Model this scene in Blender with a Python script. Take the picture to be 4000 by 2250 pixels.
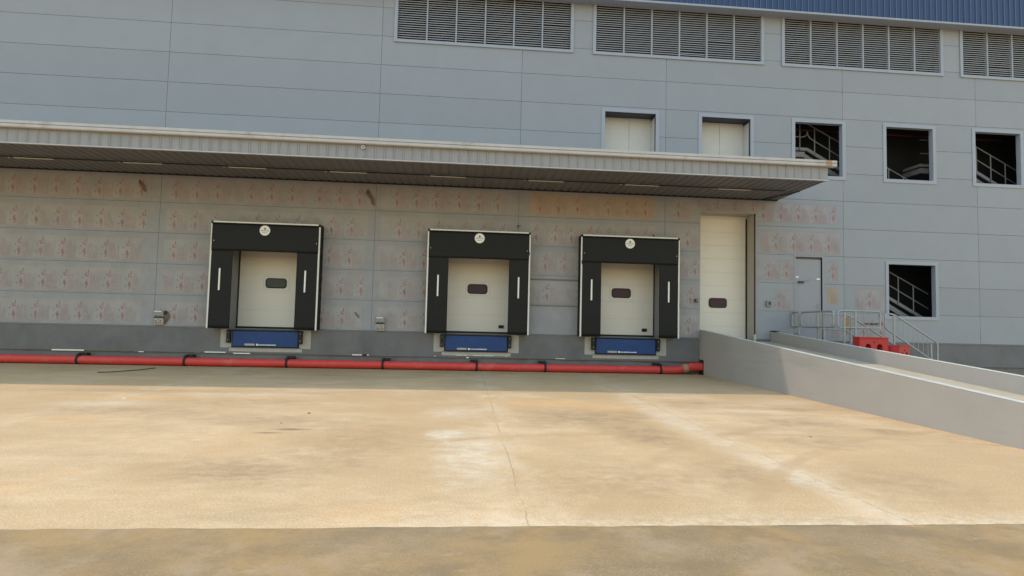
import bpy, math, random
from mathutils import Matrix, Vector
random.seed(7)
for o in list(bpy.data.objects): bpy.data.objects.remove(o)
C = bpy.context.scene
COL = C.collection

# ------------------------------------------------------------------ camera
F_PX, YAW, PIT, ROL = 1438.1, -0.0817869, 0.0568750, -0.0242543
CAMY, CAMZ = -18.0, 1.58
cam = bpy.data.cameras.new("camera"); co = bpy.data.objects.new("camera", cam); COL.objects.link(co)
cam.sensor_width = 36; cam.lens = F_PX / 2576 * 36; cam.clip_end = 2000; cam.clip_start = .05
_R = Matrix.Rotation(YAW, 3, 'Z') @ Matrix.Rotation(PIT, 3, 'X') @ Matrix.Rotation(ROL, 3, 'Y')
_rt, _fw, _up = _R @ Vector((1, 0, 0)), _R @ Vector((0, 1, 0)), _R @ Vector((0, 0, 1))
M = Matrix((( _rt.x, _up.x, -_fw.x), (_rt.y, _up.y, -_fw.y), (_rt.z, _up.z, -_fw.z)))
co.matrix_world = Matrix.Translation((0, CAMY, CAMZ)) @ M.to_4x4()
C.camera = co

# ------------------------------------------------------------------ light
SUN_DIR = Vector((-0.42, 0.355, 1.0)).normalized()      # towards the sun
elev = math.asin(SUN_DIR.z); azim = math.atan2(SUN_DIR.x, SUN_DIR.y)
w = bpy.data.worlds.new("World"); C.world = w; w.use_nodes = True
nt = w.node_tree; nt.nodes.clear()
sky = nt.nodes.new('ShaderNodeTexSky'); sky.sky_type = 'NISHITA'; sky.sun_disc = False
sky.sun_elevation = elev; sky.sun_rotation = azim; sky.dust_density = 0.7; sky.air_density = 2.6; sky.ozone_density = 1.6
bg = nt.nodes.new('ShaderNodeBackground'); bg.inputs[1].default_value = 0.15
out = nt.nodes.new('ShaderNodeOutputWorld')
nt.links.new(sky.outputs[0], bg.inputs[0]); nt.links.new(bg.outputs[0], out.inputs[0])
sl = bpy.data.lights.new("sun", 'SUN'); sl.energy = 1.05; sl.angle = math.radians(0.7); sl.color = (1, .88, .74)
so = bpy.data.objects.new("sun", sl); COL.objects.link(so)
so.rotation_euler = SUN_DIR.to_track_quat('Z', 'Y').to_euler(); so.location = (0, 0, 40)
C.view_settings.view_transform = 'Standard'; C.view_settings.look = 'None'
C.view_settings.exposure = 1.1; C.view_settings.gamma = 1
C.render.engine = 'CYCLES'

# ------------------------------------------------------------------ helpers
def lin(r, g, b):
    f = lambda c: (c/255/12.92) if c/255 <= .04045 else ((c/255+.055)/1.055)**2.4
    return (f(r), f(g), f(b), 1)
def mat(name, col, rough=.6, metal=0, noise=0, nscale=3, stretch=(1, 1, 1), bump=0, bscale=40, spec=.4, wave=None, dirt=None, tone=False):
    """col linear rgba. noise: amount of brightness mottling. wave=(axis,scale,strength)"""
    m = bpy.data.materials.new(name); m.use_nodes = True; t = m.node_tree; N = t.nodes; L = t.links
    b = N['Principled BSDF']; b.inputs['Roughness'].default_value = rough; b.inputs['Metallic'].default_value = metal
    b.inputs['Specular IOR Level'].default_value = spec
    b.inputs['Base Color'].default_value = col
    geo = N.new('ShaderNodeNewGeometry'); mp = N.new('ShaderNodeMapping'); mp.inputs['Scale'].default_value = stretch
    L.new(geo.outputs['Position'], mp.inputs['Vector'])
    colsock = None
    if noise or dirt or tone:
        n = N.new('ShaderNodeTexNoise'); n.inputs['Scale'].default_value = nscale; n.inputs['Detail'].default_value = 6; n.inputs['Roughness'].default_value = .6
        L.new(mp.outputs[0], n.inputs['Vector'])
        mr = N.new('ShaderNodeMapRange'); mr.inputs[1].default_value = .25; mr.inputs[2].default_value = .75
        mr.inputs[3].default_value = 1-noise; mr.inputs[4].default_value = 1+noise
        L.new(n.outputs[0], mr.inputs[0])
        v = N.new('ShaderNodeVectorMath'); v.operation = 'SCALE'; v.inputs[0].default_value = col[:3]; L.new(mr.outputs[0], v.inputs['Scale'])
        colsock = v.outputs[0]
        if tone:
            a = N.new('ShaderNodeAttribute'); a.attribute_name = 'tone'
            v2 = N.new('ShaderNodeVectorMath'); v2.operation = 'SCALE'; L.new(colsock, v2.inputs[0]); L.new(a.outputs['Fac'], v2.inputs['Scale']); colsock = v2.outputs[0]
        if dirt:   # (colour, scale, threshold, softness, strength, stretch)
            dc, ds, th, sf, st, sx = dirt
            mp2 = N.new('ShaderNodeMapping'); mp2.inputs['Scale'].default_value = sx; L.new(geo.outputs['Position'], mp2.inputs['Vector'])
            n2 = N.new('ShaderNodeTexNoise'); n2.inputs['Scale'].default_value = ds; n2.inputs['Detail'].default_value = 8; n2.inputs['Roughness'].default_value = .65
            L.new(mp2.outputs[0], n2.inputs['Vector'])
            r2 = N.new('ShaderNodeMapRange'); r2.inputs[1].default_value = th; r2.inputs[2].default_value = th+sf; r2.inputs[3].default_value = 0; r2.inputs[4].default_value = st
            L.new(n2.outputs[0], r2.inputs[0])
            mx = N.new('ShaderNodeMixRGB'); L.new(r2.outputs[0], mx.inputs[0]); L.new(colsock, mx.inputs[1]); mx.inputs[2].default_value = dc
            colsock = mx.outputs[0]
        L.new(colsock, b.inputs['Base Color'])
    prev = None
    if bump:
        n3 = N.new('ShaderNodeTexNoise'); n3.inputs['Scale'].default_value = bscale; n3.inputs['Detail'].default_value = 4
        L.new(mp.outputs[0], n3.inputs['Vector'])
        bp = N.new('ShaderNodeBump'); bp.inputs['Strength'].default_value = bump; bp.inputs['Distance'].default_value = .02
        L.new(n3.outputs[0], bp.inputs['Height']); prev = bp.outputs[0]
    if wave:
        wv = N.new('ShaderNodeTexWave'); wv.bands_direction = wave[0]; wv.inputs['Scale'].default_value = wave[1]
        L.new(geo.outputs['Position'], wv.inputs['Vector'])
        bp = N.new('ShaderNodeBump'); bp.inputs['Strength'].default_value = wave[2]; bp.inputs['Distance'].default_value = .005
        L.new(wv.outputs[0], bp.inputs['Height'])
        if prev: L.new(prev, bp.inputs['Normal'])
        prev = bp.outputs[0]
    if prev: L.new(prev, b.inputs['Normal'])
    return m

class MB:
    """collects faces, each with a material slot and an optional tone"""
    def __init__(s): s.v = []; s.f = []; s.m = []; s.t = []
    def face(s, pts, m=0, t=1.0):
        i = len(s.v); s.v += [tuple(p) for p in pts]; s.f.append(tuple(range(i, i+len(pts)))); s.m.append(m); s.t.append(t)
    def box(s, x0, x1, y0, y1, z0, z1, m=0, t=1.0, skip=''):
        P = lambda x, y, z: (x, y, z)
        if 'f' not in skip: s.face([P(x0,y0,z0),P(x1,y0,z0),P(x1,y0,z1),P(x0,y0,z1)], m, t)      # front (-Y)
        if 'b' not in skip: s.face([P(x1,y1,z0),P(x0,y1,z0),P(x0,y1,z1),P(x1,y1,z1)], m, t)
        if 'l' not in skip: s.face([P(x0,y1,z0),P(x0,y0,z0),P(x0,y0,z1),P(x0,y1,z1)], m, t)
        if 'r' not in skip: s.face([P(x1,y0,z0),P(x1,y1,z0),P(x1,y1,z1),P(x1,y0,z1)], m, t)
        if 't' not in skip: s.face([P(x0,y0,z1),P(x1,y0,z1),P(x1,y1,z1),P(x0,y1,z1)], m, t)
        if 'd' not in skip: s.face([P(x0,y1,z0),P(x1,y1,z0),P(x1,y0,z0),P(x0,y0,z0)], m, t)
    def prism(s, pts, axis, a, b, m=0):
        """pts 2D outline (ccw seen from +axis side not required) extruded along axis from a to b"""
        def P(p, c): return {'x': (c, p[0], p[1]), 'y': (p[0], c, p[1]), 'z': (p[0], p[1], c)}[axis]
        n = len(pts)
        s.face([P(p, a) for p in pts][::-1], m); s.face([P(p, b) for p in pts], m)
        for i in range(n):
            j = (i+1) % n; s.face([P(pts[i], a), P(pts[j], a), P(pts[j], b), P(pts[i], b)], m)
    def tube(s, path, r, n=10, m=0, caps=True, rad=None):
        path = [Vector(p) for p in path]; rings = []
        up = None
        for i, p in enumerate(path):
            d = (path[min(i+1, len(path)-1)] - path[max(i-1, 0)]).normalized()
            if up is None:
                up = Vector((0, 0, 1)) if abs(d.z) < .9 else Vector((1, 0, 0))
            a = d.cross(up).normalized(); up = a.cross(d).normalized()
            rr = rad[i] if rad else r
            rings.append([p + (a*math.cos(2*math.pi*k/n) + up*math.sin(2*math.pi*k/n))*rr for k in range(n)])
        base = len(s.v)
        for R_ in rings: s.v += [tuple(q) for q in R_]
        for i in range(len(rings)-1):
            for k in range(n):
                k2 = (k+1) % n
                s.f.append((base+i*n+k, base+i*n+k2, base+(i+1)*n+k2, base+(i+1)*n+k)); s.m.append(m); s.t.append(1.0)
        if caps:
            s.face([tuple(q) for q in rings[0]][::-1], m); s.face([tuple(q) for q in rings[-1]], m)
    def build(s, name, mats, parent=None, smooth=False, bevel=0, loc=None):
        me = bpy.data.meshes.new(name); me.from_pydata(s.v, [], s.f); 
        if not isinstance(mats, (list, tuple)): mats = [mats]
        for k in mats: me.materials.append(k)
        me.polygons.foreach_set('material_index', s.m)
        at = me.attributes.new('tone', 'FLOAT', 'FACE'); at.data.foreach_set('value', s.t)
        if smooth: me.polygons.foreach_set('use_smooth', [True]*len(me.polygons))
        me.update()
        o = bpy.data.objects.new(name, me); COL.objects.link(o)
        if parent is not None: o.parent = parent
        if bevel:
            b = o.modifiers.new('bevel', 'BEVEL'); b.width = bevel; b.segments = 2; b.limit_method = 'ANGLE'
            wd = o.modifiers.new('weld', 'WELD'); wd.merge_threshold = .0005
            o.modifiers.move(1, 0)
        if loc: o.location = loc
        return o
def empty(name, loc=(0, 0, 0)):
    o = bpy.data.objects.new(name, None); COL.objects.link(o); o.location = loc; o.empty_display_size = .2; return o
def tag(o, label=None, cat=None, group=None, kind=None):
    if label: o['label'] = label
    if cat: o['category'] = cat
    if group: o['group'] = group
    if kind: o['kind'] = kind
    return o
def at_origin(mb, loc):
    """shift the collected vertices so they are local to loc"""
    mb.v = [(x-loc[0], y-loc[1], z-loc[2]) for x, y, z in mb.v]; return mb
def copy_tree(o, parent=None):
    c = o.copy(); COL.objects.link(c); c.parent = parent
    for ch in list(o.children): copy_tree(ch, c)
    return c
def arc(cx, cz, r, a0, a1, n):
    return [(cx+r*math.cos(math.radians(a0+(a1-a0)*i/n)), cz+r*math.sin(math.radians(a0+(a1-a0)*i/n))) for i in range(n+1)]

# ------------------------------------------------------------------ materials
M_panel = mat('grey_cladding', (.255, .270, .310, 1), rough=.55, noise=.035, nscale=1.3, wave=('Z', 9.0, .16), tone=True,
              dirt=((.24, .25, .285, 1), .7, .52, .25, .3, (1, 1, .25)))
M_joint = mat('joint_seal', (.20, .21, .24, 1), rough=.8, noise=.1)  # darker grey of the backing visible in the panel joints
M_trim = mat('pale_grey_trim', (.285, .31, .375, 1), rough=.45, noise=.04, nscale=4)
M_louv = mat('louver_blade', (.29, .295, .33, 1), rough=.5, noise=.10, nscale=1.2)
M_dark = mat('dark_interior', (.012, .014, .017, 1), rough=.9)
M_blue = mat('blue_cladding', (.020, .047, .13, 1), rough=.5, noise=.08, nscale=1.2, stretch=(1, 1, .2))
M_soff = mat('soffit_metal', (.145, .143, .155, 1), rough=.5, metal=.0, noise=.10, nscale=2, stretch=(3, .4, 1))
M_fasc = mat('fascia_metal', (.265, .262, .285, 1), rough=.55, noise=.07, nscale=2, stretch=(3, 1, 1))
M_gut = mat('gutter_metal', (.43, .41, .415, 1), rough=.5, noise=.08, nscale=3, dirt=((.25, .19, .13, 1), 1.3, .58, .12, .5, (1, 1, 1)))
M_rust = mat('rusted_flashing', (.33, .22, .145, 1), rough=.8, noise=.25, nscale=14)
M_conc_plinth = mat('plinth_paint', (.143, .139, .148, 1), rough=.75, noise=.10, nscale=1.6, dirt=((.095, .093, .102, 1), .9, .48, .2, .6, (1, 1, 1)), bump=.12)
M_plaster = mat('pale_plaster_patch', (.36, .345, .325, 1), rough=.85, noise=.08, nscale=7)
M_rampw = mat('ramp_wall_paint', (.325, .302, .288, 1), rough=.7, noise=.05, nscale=1.4, bump=.08, dirt=((.24, .235, .225, 1), .8, .56, .12, .5, (.3, .3, 2.2)))
M_rampfl = mat('ramp_concrete', (.40, .33, .235, 1), rough=.9, noise=.12, nscale=2.5, bump=.3)
M_cap = mat('pale_block_lit_top', (.46, .43, .38, 1), rough=.85, noise=.12, nscale=6)  # pale corner block, and the highlight painted along the ramp wall tops
M_door = mat('cream_door_panel', (.67, .62, .575, 1), rough=.5, noise=.02, nscale=2, wave=('Z', 14.0, .12))
M_wpanel = mat('white_insulated_panel', (.52, .50, .49, 1), rough=.6, noise=.05, nscale=2, wave=('X', 10.0, .2), dirt=((.40, .33, .25, 1), 1.1, .60, .15, .35, (1, 1, .3)))
M_black = mat('black_rubber', (.012, .012, .012, 1), rough=.7, noise=.2, nscale=6)
M_curt = mat('black_pvc_curtain', (.0085, .0085, .0098, 1), rough=.6, noise=.14, nscale=2.2, bump=.35, bscale=3, spec=.25)
M_jamb = mat('beige_jamb', (.40, .375, .34, 1), rough=.6, noise=.06, nscale=3, stretch=(1, 1, .4))
M_djamb = mat('grey_dock_jamb', (.22, .22, .23, 1), rough=.6, noise=.06, nscale=3)
M_curtg = mat('grey_side_flap', (.06, .062, .062, 1), rough=.6, noise=.12, nscale=4)
M_alu = mat('white_edge_profile', (.62, .60, .57, 1), rough=.4, noise=.04, nscale=8)
M_white = mat('white_stripe', (.72, .71, .69, 1), rough=.5, noise=.03)
M_lblue = mat('blue_dock_lip', (.008, .042, .165, 1), rough=.55, noise=.16, nscale=4, stretch=(1, 1, 1.5), dirt=((.02, .03, .07, 1), 5, .55, .2, .5, (1, 1, 1)))
M_red = mat('red_pipe_paint', (.56, .052, .045, 1), rough=.55, noise=.10, nscale=3, dirt=((.50, .20, .15, 1), 1.7, .58, .12, .5, (1, 1, 1)))
M_redb = mat('red_plastic', (.40, .022, .024, 1), rough=.5, noise=.1, nscale=5)
M_glassw = mat('dark_window_pane', (.058, .030, .046, 1), rough=.3, spec=.15, noise=.1)
M_glassg = mat('grey_window_pane', (.055, .062, .066, 1), rough=.35, spec=.2, noise=.1)
M_galv = mat('galvanised_rail', (.30, .31, .315, 1), rough=.45, metal=.25, noise=.1, nscale=8)
M_grbox = mat('grey_enclosure', (.22, .225, .22, 1), rough=.5, noise=.06, nscale=10)
M_dgbox = mat('dark_enclosure_band', (.03, .032, .034, 1), rough=.5)
M_lgbox = mat('pale_enclosure_face', (.32, .315, .30, 1), rough=.5)
M_pdoor = mat('grey_steel_door', (.265, .27, .315, 1), rough=.5, noise=.03, nscale=2)
M_pframe = mat('door_frame_shadow_gap', (.12, .125, .135, 1), rough=.6)
M_brown = mat('rust_brown_seal', (.045, .018, .012, 1), rough=.7, noise=.2, nscale=8)
M_tube = mat('unlit_lamp_diffuser', (.60, .58, .54, 1), rough=.3)
M_tan = mat('tan_batten', (.17, .13, .085, 1), rough=.8, noise=.2, nscale=12)
def film_mat(name, c):
    return mat(name, c, rough=.6, noise=.12, nscale=2.0, stretch=(1, 1, 1), spec=.4, wave=('X', 6.0, .2))
M_film = film_mat('protective_film', (.288, .279, .290, 1))
M_clear = film_mat('bare_film', (.258, .258, .285, 1))
M_filmo = film_mat('orange_tinted_film', (.32, .255, .20, 1))
M_filmp = film_mat('pink_tinted_film', (.278, .268, .290, 1))
M_print = mat('red_print', (.30, .135, .14, 1), rough=.6, noise=.35, nscale=6)
M_printf = mat('faint_red_print', (.285, .195, .205, 1), rough=.6, noise=.3, nscale=5)
M_dot = mat('grey_print', (.17, .175, .165, 1), rough=.6)
M_flap = mat('brown_torn_tape', (.14, .085, .065, 1), rough=.7, noise=.3, nscale=9)
M_stair = mat('stair_concrete', (.22, .22, .24, 1), rough=.8, noise=.1, nscale=4)
M_rail_in = mat('stair_rail_paint', (.20, .21, .23, 1), rough=.5)
M_redin = mat('red_beam', (.09, .012, .012, 1), rough=.6)

# ------------------------------------------------------------------ ground
def ground_mat(name, front):
    m = bpy.data.materials.new(name); m.use_nodes = True; t = m.node_tree; N = t.nodes; L = t.links
    b = N['Principled BSDF']; b.inputs['Roughness'].default_value = .8; b.inputs['Specular IOR Level'].default_value = .25
    g = N.new('ShaderNodeNewGeometry'); sep = N.new('ShaderNodeSeparateXYZ'); L.new(g.outputs['Position'], sep.inputs[0])
    def noise(scale, detail=6, rough=.6, st=(1, 1, 1), loc=(0, 0, 0), rot=0):
        mp = N.new('ShaderNodeMapping'); mp.inputs['Scale'].default_value = st; mp.inputs['Location'].default_value = loc; mp.inputs['Rotation'].default_value = (0, 0, rot)
        L.new(g.outputs['Position'], mp.inputs['Vector'])
        n = N.new('ShaderNodeTexNoise'); n.inputs['Scale'].default_value = scale; n.inputs['Detail'].default_value = detail; n.inputs['Roughness'].default_value = rough
        L.new(mp.outputs[0], n.inputs['Vector']); return n.outputs[0]
    def rng(s, a, b_, c, d):
        r = N.new('ShaderNodeMapRange'); r.inputs[1].default_value = a; r.inputs[2].default_value = b_; r.inputs[3].default_value = c; r.inputs[4].default_value = d; L.new(s, r.inputs[0]); return r.outputs[0]
    def mth(op, a, b_=None):
        n = N.new('ShaderNodeMath'); n.operation = op
        for i, q in enumerate((a, b_)):
            if q is None: continue
            if isinstance(q, (int, float)): n.inputs[i].default_value = q
            else: L.new(q, n.inputs[i])
        return n.outputs[0]
    def mix(f, a, c, mode='MIX'):
        x = N.new('ShaderNodeMixRGB'); x.blend_type = mode
        for i, q in enumerate((f, a, c)):
            if isinstance(q, (int, float)): x.inputs[i].default_value = q
            elif isinstance(q, tuple): x.inputs[i].default_value = q
            else: L.new(q, x.inputs[i])
        return x.outputs[0]
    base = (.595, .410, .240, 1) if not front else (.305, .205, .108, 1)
    c = mix(rng(noise(.55, 5, .6), .38, .62, 0, 1), base, (base[0]*.76, base[1]*.73, base[2]*.66, 1))
    c = mix(rng(noise(.9, 7, .7, (1, 1, 1), (9, 3, 0)),   .52, .74, 0, .55), c, (base[0]*1.10, base[1]*1.14, base[2]*1.22, 1))      # pale bleached areas
    c = mix(rng(noise(1.5, 7, .7, (.45, 1, 1), (4, 17, 0), .35), .50, .66, 0, .85), c, (base[0]*.60, base[1]*.62, base[2]*.58, 1))      # dark tyre-blurred stains
    c = mix(rng(noise(.42, 5, .6, (1, 1, 1), (31, 7, 0)), .55, .68, 0, .5), c, (base[0]*1.02, base[1]*.82, base[2]*.55, 1))      # orange clay dust
    c = mix(rng(noise(2.6, 10, .8, (.7, 1.2, 1), (2, 5, 0), -.15), .52, .70, 0, .6), c, (base[0]*.7, base[1]*.68, base[2]*.64, 1))
    c = mix(rng(noise(6.0, 6, .7, (.5, 1.6, 1), (7, 1, 0)), .35, .7, 0, .22), c, (base[0]*1.15, base[1]*1.15, base[2]*1.15, 1))
    c = mix(rng(noise(1.0, 9, .75, (.6, 1.4, 1), (13, 9, 0), -.3), .48, .62, 0, .6), c, (base[0]*.68, base[1]*.65, base[2]*.60, 1))   # long swept streaks
    c = mix(rng(noise(1.1, 9, .75, (.6, 1.3, 1), (43, 2, 0), .5), .52, .66, 0, .4), c, (base[0]*1.12, base[1]*1.16, base[2]*1.28, 1))
    c = mix(rng(noise(.33, 4, .6, (1, 1, 1), (51, 13, 0)), .44, .58, 0, .75), c, (base[0]*.74, base[1]*.69, base[2]*.58, 1))   # broad damp tan areas
    c = mix(rng(noise(14, 5, .8, (.6, 1.3, 1), (5, 1, 0)), .46, .66, 0, .3), c, (base[0]*.72, base[1]*.69, base[2]*.62, 1))
    c = mix(rng(noise(55, 2, .8), .50, .60, 0, .5), c, (base[0]*.60, base[1]*.58, base[2]*.52, 1))
    c = mix(rng(noise(9, 9, .85, (.8, 1.1, 1), (5, 21, 0)), .50, .64, 0, .35), c, (base[0]*.70, base[1]*.67, base[2]*.60, 1))
    c = mix(rng(noise(62, 2, .7, (1, 1, 1), (8, 8, 0)), .54, .64, 0, .5), c, (base[0]*1.25, base[1]*1.28, base[2]*1.35, 1))
    c = mix(rng(noise(40, 3, .7), .5, .70, 0, .45), c, (base[0]*.62, base[1]*.60, base[2]*.56, 1))        # fine grit
    X = sep.outputs[0]; Y = sep.outputs[1]
    wob = rng(noise(1.4, 3), 0, 1, -.05, .05)
    def line(x0, wdt, dark, vis_lo=.42, vis_hi=.5):
        nonlocal c
        d = mth('ABSOLUTE', mth('ADD', mth('SUBTRACT', X, x0), wob))
        band = rng(d, .10, .42, 1, 0)
        c = mix(mth('MULTIPLY', band, rng(noise(2.3, 6, .7, (1, .6, 1), (x0, 0, 0)), .42, .66, 0, .38)), c, (min(base[0]*1.15, .66), min(base[1]*1.25, .54), base[2]*1.5, 1))
        ln = rng(d, wdt*.5, wdt, 1, 0)
        c = mix(mth('MULTIPLY', ln, rng(noise(1.1, 4, .6, (1, 1, 1), (x0*3, 2, 0)), vis_lo, vis_hi, .1, .75)), c, dark)
    if not front:
        line(.55, .008, (.26, .19, .12, 1)); line(3.72, .009, (.22, .17, .12, 1)); line(-6.3, .012, (.2, .16, .12, 1), .5, .6); line(10.0, .012, (.2, .16, .12, 1))
        # bleached blotches left of the first joint
        bx = mth('MULTIPLY', rng(mth('ABSOLUTE', mth('SUBTRACT', X, .05)), .15, .55, 1, 0), rng(mth('ABSOLUTE', mth('ADD', Y, 10.9)), .6, 1.7, 1, 0))
        c = mix(mth('MULTIPLY', bx, rng(noise(3.5, 6, .7), .45, .68, 0, .55)), c, (.66, .58, .46, 1))
        warp = rng(noise(2.4, 6, .7, (1, 1, 1), (3, 1, 3)), 0, 1, -.75, .75)
        m1 = noise(3.2, 8, .8, (1, 1.3, 1), (5, 8, 0)); m2 = noise(7, 6, .75, (.8, 1.2, 1), (1, 4, 0))
        def blob(x, y, rx, ry, col, st, ns, lo=.40, hi=.60, stx=(1, 1, 1)):
            nonlocal c
            u = mth('DIVIDE', mth('SUBTRACT', X, x), rx); v = mth('DIVIDE', mth('SUBTRACT', Y, y), ry)
            d = mth('SQRT', mth('ADD', mth('MULTIPLY', u, u), mth('MULTIPLY', v, v)))
            d = mth('ADD', d, warp)
            c = mix(mth('MULTIPLY', rng(d, .25, 1.15, 1, 0), rng(m1 if ns < 4.5 else m2, lo, hi, .1, st)), c, col)
        D = lambda k: (base[0]*k*.74, base[1]*k*.70, base[2]*k*.66, 1)
        PALE = (.68, .58, .46, 1); ORG = (base[0]*1.02, base[1]*.86, base[2]*.62, 1)
        blob(2.1, -8.6, 1.5, 1.1, D(.60), .75, 3); blob(2.6, -10.1, .55, .7, D(.55), .8, 4); blob(1.5, -6.9, 1.3, .6, ORG, .9, 2.5); blob(2.9, -7.3, .9, .5, ORG, .8, 2.5)
        blob(-1.3, -10.6, .9, 1.5, D(.68), .7, 4); blob(-2.2, -11.9, 1.0, .7, D(.60), .75, 5); blob(-3.0, -9.0, 1.6, .5, D(.70), .7, 3); blob(-2.35, -9.75, .30, .07, D(.48), .9, 5, .2, .4); blob(-2.6, -10.0, .18, .05, D(.5), .9, 5, .2, .4)
        blob(-5.4, -8.2, 1.6, .8, D(.72), .7, 3); blob(-5.9, -6.9, 1.4, .35, ORG, .8, 3); blob(-4.0, -7.2, 2.0, .5, D(.78), .7, 2.5); blob(-6.8, -5.9, 2.4, .3, D(.74), .7, 2.5)
        blob(1.6, -12.3, 1.2, .8, D(.74), .7, 5); blob(3.0, -12.0, .7, .9, D(.66), .7, 4); blob(4.6, -12.4, .8, .9, D(.72), .7, 4)
        blob(5.6, -8.8, .9, .5, D(.60), .75, 3); blob(6.3, -7.4, .8, .3, D(.62), .8, 4); blob(6.7, -9.6, .5, .35, D(.55), .8, 4); blob(4.9, -6.6, 1.0, .3, D(.7), .7, 3); blob(5.0, -10.4, .7, .5, D(.7), .7, 4)
        blob(.15, -11.2, .45, 1.6, PALE, .34, 4); blob(-.25, -10.0, .28, .35, (.74, .66, .56, 1), .6, 6); blob(-.1, -8.2, .6, .8, PALE, .4, 3); blob(-6.0, -7.6, 1.2, .4, PALE, .35, 3); blob(-4.2, -6.2, 1.6, .3, PALE, .35, 3)
        blob(3.45, -8.6, .32, 3.4, PALE, .36, 3.5); blob(3.6, -12.2, .25, 1.3, PALE, .4, 5); blob(6.9, -6.3, .8, .6, PALE, .34, 3); blob(5.2, -7.6, 1.3, .3, PALE, .35, 3)
        for (x_, y_, r_) in ((-1.2, -1.1, .5), (3.3, -1.3, .6), (-5.9, -1.5, .45), (1.4, -.9, .3), (-3.6, -2.2, .6), (5.4, -1.8, .5)): blob(x_, y_, r_, .07, D(.42), .8, 4, .3, .5)
        # curved tyre tracks in front of the ramp
        for (cx, cy, r, wd) in ((9.2, -17.0, 8.9, .16), (9.6, -17.4, 8.2, .13), (3.5, -22, 12.2, .12)):
            dx = mth('POWER', mth('SUBTRACT', X, cx), 2); dy = mth('POWER', mth('SUBTRACT', Y, cy), 2)
            rr = mth('ABSOLUTE', mth('SUBTRACT', mth('SQRT', mth('ADD', dx, dy)), r))
            c = mix(mth('MULTIPLY', rng(rr, wd*.4, wd, 1, 0), rng(noise(1.7, 5, .6, (1, 1, 1), (cx, 0, 0)), .40, .60, .05, .6)), c, (base[0]*.66, base[1]*.62, base[2]*.56, 1))
        # smear of dust kept at the slab edge
        ed = mth('MULTIPLY', rng(mth('ADD', Y, 13.53), 0, .35, 1, 0), rng(X, -1.2, .8, .25, 1))
        c = mix(mth('MULTIPLY', ed, rng(noise(9, 5, .7), .4, .65, 0, .6)), c, (.64, .55, .42, 1))
    else:
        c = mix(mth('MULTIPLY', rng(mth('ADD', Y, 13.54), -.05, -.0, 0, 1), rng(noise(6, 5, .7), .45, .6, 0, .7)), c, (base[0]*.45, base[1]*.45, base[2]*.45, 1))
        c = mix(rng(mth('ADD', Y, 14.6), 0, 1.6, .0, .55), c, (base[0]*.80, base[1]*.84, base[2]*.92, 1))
        c = mix(rng(noise(.8, 5, .65, (1, 1, 1), (3, 13, 0)), .45, .60, 0, .7), c, (base[0]*1.10, base[1]*1.0, base[2]*.78, 1))
        c = mix(rng(noise(1.6, 7, .7, (1, 1.3, 1), (23, 3, 0)), .48, .64, 0, .75), c, (base[0]*.66, base[1]*.66, base[2]*.66, 1))
        c = mix(rng(noise(1.3, 7, .7, (1, 1, 1), (73, 3, 0)), .52, .66, 0, .6), c, (base[0]*1.16, base[1]*1.2, base[2]*1.4, 1))
        c = mix(rng(noise(4.5, 6, .7, (.5, 1, 1), (3, 3, 0)), .62, .7, 0, .5), c, (base[0]*1.3, base[1]*1.3, base[2]*1.35, 1))
    L.new(c, b.inputs['Base Color'])
    bp = N.new('ShaderNodeBump'); bp.inputs['Strength'].default_value = .35; bp.inputs['Distance'].default_value = .012
    L.new(noise(45, 4, .7), bp.inputs['Height']); L.new(bp.outputs[0], b.inputs['Normal'])
    return m
M_slab = ground_mat('yard_concrete', False); M_apron = ground_mat('brown_slab_concrete', True)  # yard concrete, then a separate slab of darker brown concrete
mb = MB(); mb.face([(-300, -300, 0), (300, -300, 0), (300, .6, 0), (-300, .6, 0)])
mb.face([(-300, .6, 0), (300, .6, 0), (300, 300, 0), (-300, 300, 0)])
tag(mb.build('concrete_yard', M_slab), kind='structure')
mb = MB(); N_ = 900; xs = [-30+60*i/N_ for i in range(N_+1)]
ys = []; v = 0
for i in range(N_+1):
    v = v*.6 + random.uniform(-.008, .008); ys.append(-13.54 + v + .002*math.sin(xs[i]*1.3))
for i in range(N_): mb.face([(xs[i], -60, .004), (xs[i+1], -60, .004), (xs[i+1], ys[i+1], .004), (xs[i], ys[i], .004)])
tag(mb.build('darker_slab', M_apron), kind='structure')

# ------------------------------------------------------------------ warehouse
WH = empty('warehouse', (0, 0, 0))
tag(WH, 'long grey clad warehouse with louvred vents, upper openings and three loading docks', 'warehouse')
X0, X1, ZB, ZT = -24.0, 27.0, 1.15, 13.4
DOCKS = [-5.98, .40, 5.16]
DW, DZ0, DZ1 = 1.12, 1.13, 3.75        # half width and height of a dock doorway
UP = [(4.38, 6.08), (7.64, 9.31), (10.86, 12.53), (14.10, 15.79), (17.35, 19.04)]
UPZ = (6.67, 8.47)
LV = [(-2.39, 3.20), (4.04, 9.68), (10.50, 16.12), (16.95, 22.57)]
LVZ = (10.45, 12.75)
TD = (7.61, 9.49, 1.10, 5.30)
PD = (10.87, 11.79, 1.13, 3.92)
LOWW = (14.12, 15.80, 2.03, 3.78)
holes = [(d-DW, d+DW, DZ0, DZ1) for d in DOCKS] + [(a, b, *UPZ) for a, b in UP] + [(a, b, *LVZ) for a, b in LV] + [TD, PD, LOWW]
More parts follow.
